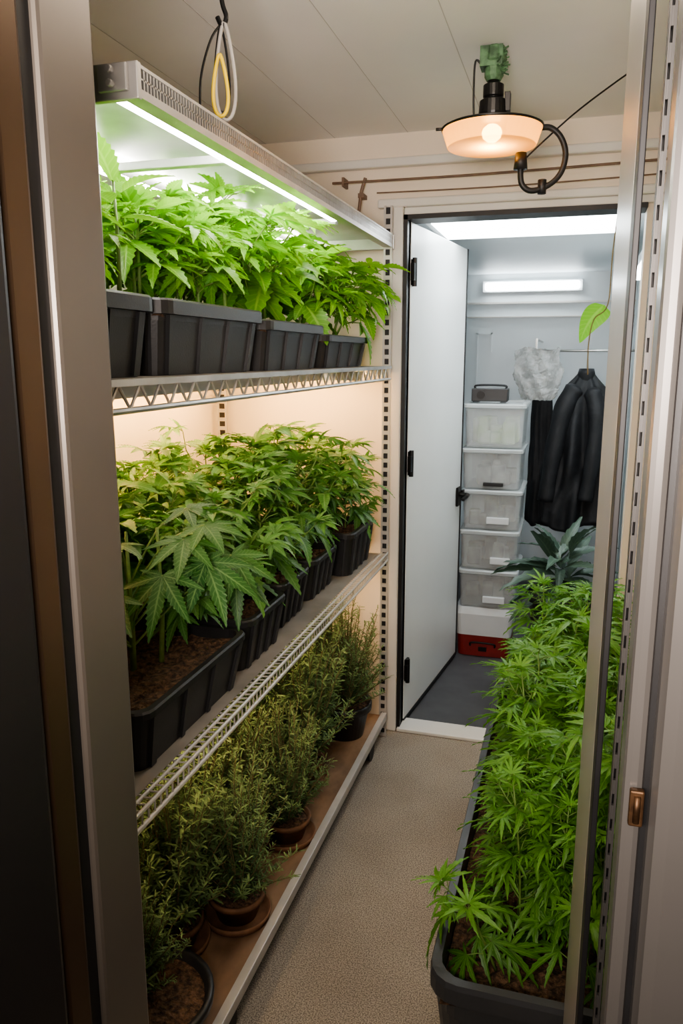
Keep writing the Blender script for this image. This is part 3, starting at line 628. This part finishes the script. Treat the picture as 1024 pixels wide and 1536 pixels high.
bx=-.345; by=3.86; z=.255
labels=['clear plastic storage bin with pale green contents','clear plastic storage bin with white lid']
hh=.198
for k in range(5):
    e=empty('storage_bin',(bx+R.uniform(-.006,.006),by,z),labels[0] if k==4 else labels[1],'storage bin','stacked clear plastic bins')
    h=hh if k<4 else .21
    part('bin_body',MB().loft([rrect(.262,.35,0,.02),rrect(.270,.36,h*.5,.02),rrect(.276,.37,h-.026,.022),rrect(.270,.364,h-.026,.02),rrect(.256,.344,.008,.02)],True,True),M['clear'],e,local=True)
    part('bin_lid',MB().loft([rrect(.28,.38,h-.026,.024),rrect(.292,.392,h-.022,.026),rrect(.292,.392,h-.010,.026),rrect(.28,.38,h-.004,.024),rrect(.25,.34,h-.004,.02),rrect(.25,.34,h-.010,.02)],True,True),M['lidc'],e,local=True)
    if k<4:
        part('bin_handle',MB().box(-.02+.03*(k%2),.085+.02*(k%2),-.192,-.174,.030,.062) if k!=3 else MB().box(-.035,.06,-.190,-.174,.015,.032),M['lid'] if k!=3 else M['black'],e,bevel=.003,local=True,label='pull grip on the bin front')
    rc=random.Random(k)
    c=MB()
    for q in range(11):
        x=rc.uniform(-.088,.088);y=rc.uniform(-.13,.10);w=rc.uniform(.02,.036);c.box(x-w,x+w,y-w,y+w,.012,rc.uniform(.06,.15))
    part('bin_contents',c,M['contentg'] if k==4 else M['content'],e,bevel=.01,local=True)
    z+=h
ztop=z
e=empty('cooler_box',(-.36,3.86,0),'small red cooler box with white lid under the bins','cooler box')
part('cooler_body',MB().loft([rrect(.25,.34,0,.03),rrect(.26,.35,.11,.03)],True,True),M['red'],e,local=True)
part('cooler_lid',MB().loft([rrect(.27,.36,.11,.03),rrect(.285,.375,.22,.03),rrect(.27,.36,.255,.03)],True,True),M['lid'],e,local=True)
part('cooler_handle',MB().tube(smooth_path([(-.06,-.178,.055),(-.05,-.19,.075),(.05,-.19,.075),(.06,-.178,.055)]),.005,8).box(-.02,.02,-.183,-.165,.03,.05),M['blackmetal'],e,local=True)
e=empty('portable_radio',(-.38,3.82,ztop-.004),'small black portable radio on top of the stacked bins','radio')
part('radio_body',MB().box(-.085,.085,-.05,.05,.006,.066).box(-.08,-.05,-.05,.05,0,.006).box(.05,.08,-.05,.05,0,.006),M['blackpl'],e,bevel=.008,local=True)
part('radio_handle',MB().tube(smooth_path([(-.07,0,.062),(-.065,0,.080),(.065,0,.080),(.07,0,.062)]),.005,8),M['black'],e,local=True)
sp_=part('radio_speaker',MB().lathe([(.02,.0),(.02,.004)],0,0,16),M['blackmetal'],e,local=True)
sp_.rotation_euler=(90*D2R,0,0); sp_.location=(-.04,-.05,.036)

e=empty('clothes_rail',(.05,4.38,1.49),'thin metal clothes rail with hooks fixed to the wall','clothes rail')
part('rail_rod',MB().tube([(-.20,4.38,1.50),(.337,4.38,1.50)],.007,10),M['steel'],e,smooth=True)
part('rail_bracket',MB().box(.31,.338,4.365,4.395,1.46,1.57).tube([(-.20,4.38,1.50),(-.20,4.38,1.56),(-.20,5.18,1.56)],.006,8),M['steel'],e)
def drape(name,cx,cy,zt,prof,seed,label,depth=.5,lean=0.,amp=1.,sleeves=(),collar=True):
    r=random.Random(seed); Hh=prof[-1][0]; e=empty(name,(cx,cy,zt-Hh),label,'jacket')
    ph=[r.uniform(0,6.28) for _ in range(5)]
    rings=[]; n=110
    P2=[]
    for i in range(len(prof)-1):
        for q in range(6):
            f=q/6; P2.append((prof[i][0]*(1-f)+prof[i+1][0]*f,prof[i][1]*(1-f)+prof[i+1][1]*f))
    P2.append(prof[-1])
    for (d0,w) in P2:
        t=d0/Hh; ring=[]
        for j in range(n):
            a=2*math.pi*j/n; am=amp*min(1,.25+t*1.4)
            f=1+am*(.17*math.sin(4*a+ph[0]+2.5*t)+.17*math.sin(7*a+ph[1]-3.2*t+.9*math.sin(6*t))+.10*math.sin(12*a+ph[2]+5*t+math.sin(9*t)))+.02*amp*math.sin(21*t+3*a+ph[4])*math.sin(2*a+5*t)
            ring.append((cx+lean*t+w*math.cos(a)*(1+(f-1)*.7),cy+w*depth*math.sin(a)*(1+(f-1)*1.6),zt-d0+.03*math.sin(3*a+ph[3])*t))
        rings.append(ring)
    part('jacket_body',MB().loft(rings),M['cloth'],e,smooth=True)
    for pts,r0 in sleeves:
        P=smooth_path([(cx+p[0],cy+p[1],zt+p[2]) for p in pts],8); rad=[r0-(r0*.25)*i/(len(P)-1)+.003*math.sin(i*.8+ph[0]) for i in range(len(P))]; rad[0]=r0*.45; rad[1]=r0*.75
        part('sleeve',MB().tube(P,rad,18),M['cloth'],e,smooth=True)
    if collar:
        part('collar',MB().lathe([(.035,zt-.05),(.045,zt-.015),(.038,zt+.012),(.030,zt+.006),(.030,zt-.03)],cx,cy,20,False,False),M['cloth'],e,smooth=True)
    part('hanger_hook',MB().tube(smooth_path([(cx,cy,zt-.01),(cx,cy,zt+.05),(cx+.004,cy+.012,1.49),(cx,cy,1.512),(cx,cy-.014,1.497)]),.003,6),M['steel'],e)
    return e
drape('jacket',.065,4.37,1.395,[(0,.03),(.04,.060),(.08,.095),(.14,.120),(.28,.135),(.45,.148),(.6,.16),(.74,.175),(.84,.17)],3,'bulky black jacket hanging in loose folds from a rail hook',lean=-.03,
    sleeves=[([(-.045,-.03,-.08),(-.105,-.055,-.20),(-.145,-.065,-.42),(-.175,-.06,-.70)],.055),([(.03,-.05,-.09),(.065,-.085,-.24),(.055,-.105,-.46),(.03,-.11,-.68)],.048)])
drape('garment',-.165,4.62,1.27,[(0,.05),(.05,.055),(.15,.06),(.3,.06),(.5,.075),(.75,.09)],8,'dark narrow garment hanging behind the black jacket',lean=.02,amp=.45,collar=False)
# plastic bag
r=random.Random(6); rings=[]; n=72; ph=[r.uniform(0,6.28) for _ in range(6)]
for q in range(31):
    t=q/30; w=.075+.040*min(1,t*3.2)**.7-.008*math.sin(9*t)*(t>.2)
    cxo=.008*math.sin(5*t+1)
    rings.append([(-.185+cxo+w*math.cos(2*math.pi*j/n)*(1+.06*math.sin(5*2*math.pi*j/n+ph[0]+5*t)+.05*math.sin(9*2*math.pi*j/n+ph[1]-8*t)+.04*math.sin(12*t+3*2*math.pi*j/n)+r.uniform(-.03,.03)),4.34+w*.6*math.sin(2*math.pi*j/n)*(1+.14*math.sin(7*2*math.pi*j/n+ph[2]+9*t)+r.uniform(-.06,.06)),1.24+.27*t+.010*t*math.sin(3*2*math.pi*j/n+ph[3])+r.uniform(-.003,.003)) for j in range(n)])
thing('plastic_bag',MB().loft(rings,True,False).tube([(-.25,4.34,1.50),(-.185,4.375,1.508),(-.12,4.34,1.50)],.004,6),M['bagm'],'crumpled translucent plastic bag hanging from the rail','bag')

e=empty('potted_agave',(.0,3.28,0),'dusky grey-green spiky-leaved plant in a tall black pot','potted plant')
part('pot',MB().lathe([(.10,0),(.135,.46),(.15,.46),(.15,.50),(.135,.50),(.13,.46)],.0,3.28,32),M['blackpl'],e,smooth=True)
part('soil',MB().lathe([(.13,.462),(.06,.47),(.004,.472)],.0,3.28,24),M['soil'],e)
tb=[leaf_template(1,0,.13,6,.45,.35,77,.9),leaf_template(1,0,.15,6,.6,.3,78,.9)]
lv=[]; rb_=random.Random(2)
for k in range(34):
    t=k/34; lv.append((k%2,(rb_.uniform(-.04,.04),rb_.uniform(-.04,.04),.03+.15*t),k*2.4+rb_.uniform(-.4,.4),(-.1+1.3*t)+rb_.uniform(-.3,.3),rb_.uniform(-.5,.5),.27*(1-.22*t)*rb_.uniform(.75,1.12),rb_.uniform(0,.8)))
f=part('foliage',foliage_mesh('agave_foliage',lv,tb,M['leaf_blue']),None,e,local=True); f.location=(0,0,.48)
# hanging leaf
e=empty('hanging_vine',(.06,2.3,1.43),'single bright green leaf on a thin dark hanging vine','vine')
part('vine_stem',MB().tube(smooth_path([(.10,2.3,CE),(.095,2.3,1.95),(.083,2.3,1.75),(.079,2.3,1.61),(.045,2.3,1.57),(.035,2.3,1.50),(.038,2.3,1.42)]),.0018,6),M['twig'],e,smooth=True)
V=[];F=[];U=[];K=16; L_=.118; ax=Vector((-.50,.05,-.86)).normalized(); nrm=Vector((.25,-1,-.1)).normalized(); sd=ax.cross(nrm).normalized()
for k in range(K+1):
    t=k/K; w=.036*(math.sin(math.pi*t**.58)**.75)*(1-.3*t)+.0006
    if k==K: w=.0004
    for u in (-1,0,1):
        p=Vector((.012,0,.178))+ax*(t*L_)+sd*(u*w)+nrm*(abs(u)*w*.25-.25*L_*(t-.5)**2)+sd*(.012*math.sin(math.pi*t))
        V.append(tuple(p)); U.append((.5+.5*u,t))
for k in range(K):
    a=3*k; F+= [(a,a+1,a+4,a+3),(a+1,a+2,a+5,a+4)]
lm=foliage_mesh('vine_leaf',[(0,(0,0,0),0,0,0,1.,.6)],[(np.array(V),np.array(F),np.array(U))],M['leaf_yel'])
part('leaf',lm,None,e,local=True)

# ------------------------------------------------------------ lights
def area(name,loc,rot_,size,energy,col,sy=None,lb='added fill light behind the camera'):
    l=bpy.data.lights.new(name,'AREA'); l.energy=energy; l.color=col; l.size=size
    if sy: l.shape='RECTANGLE'; l.size_y=sy
    o=bpy.data.objects.new(name,l); o.location=loc; o.rotation_euler=rot_; link(o)
    o['label']=lb; o['category']='lamp'; return o
area('hall_fill',(-.1,-.7,2.25),(35*D2R,0,0),.7,8,(1,.84,.68))  # unseen fill light added behind the camera for general brightness
area('hall_fill',(-.15,-.25,1.55),(128*D2R,0,0),.45,54,(1,.87,.79),lb='added uplight brightening the room ceiling')  # added bounce-style light, aimed up through the opening to brighten the ceiling
area('aisle_fill',(-.2,1.5,CE-.01),(0,0,0),.25,5.5,(1,.83,.66),.8,lb='added soft fill light over the aisle')  # fill light added overhead to brighten the aisle, not a fitted lamp

w=bpy.data.worlds.new('World'); scene.world=w; w.use_nodes=True
bg=w.node_tree.nodes['Background']; bg.inputs[0].default_value=(.9,.76,.62,1); bg.inputs[1].default_value=.17

# ------------------------------------------------------------ camera
cam=bpy.data.cameras.new('camera'); co=bpy.data.objects.new('camera',cam); link(co)
co.location=(0,0,1.47); co.rotation_euler=((90-11.4)*D2R,0,16.5*D2R)
cam.sensor_fit='VERTICAL'; cam.sensor_height=36; cam.lens=27.12; cam.clip_start=.02
scene.camera=co
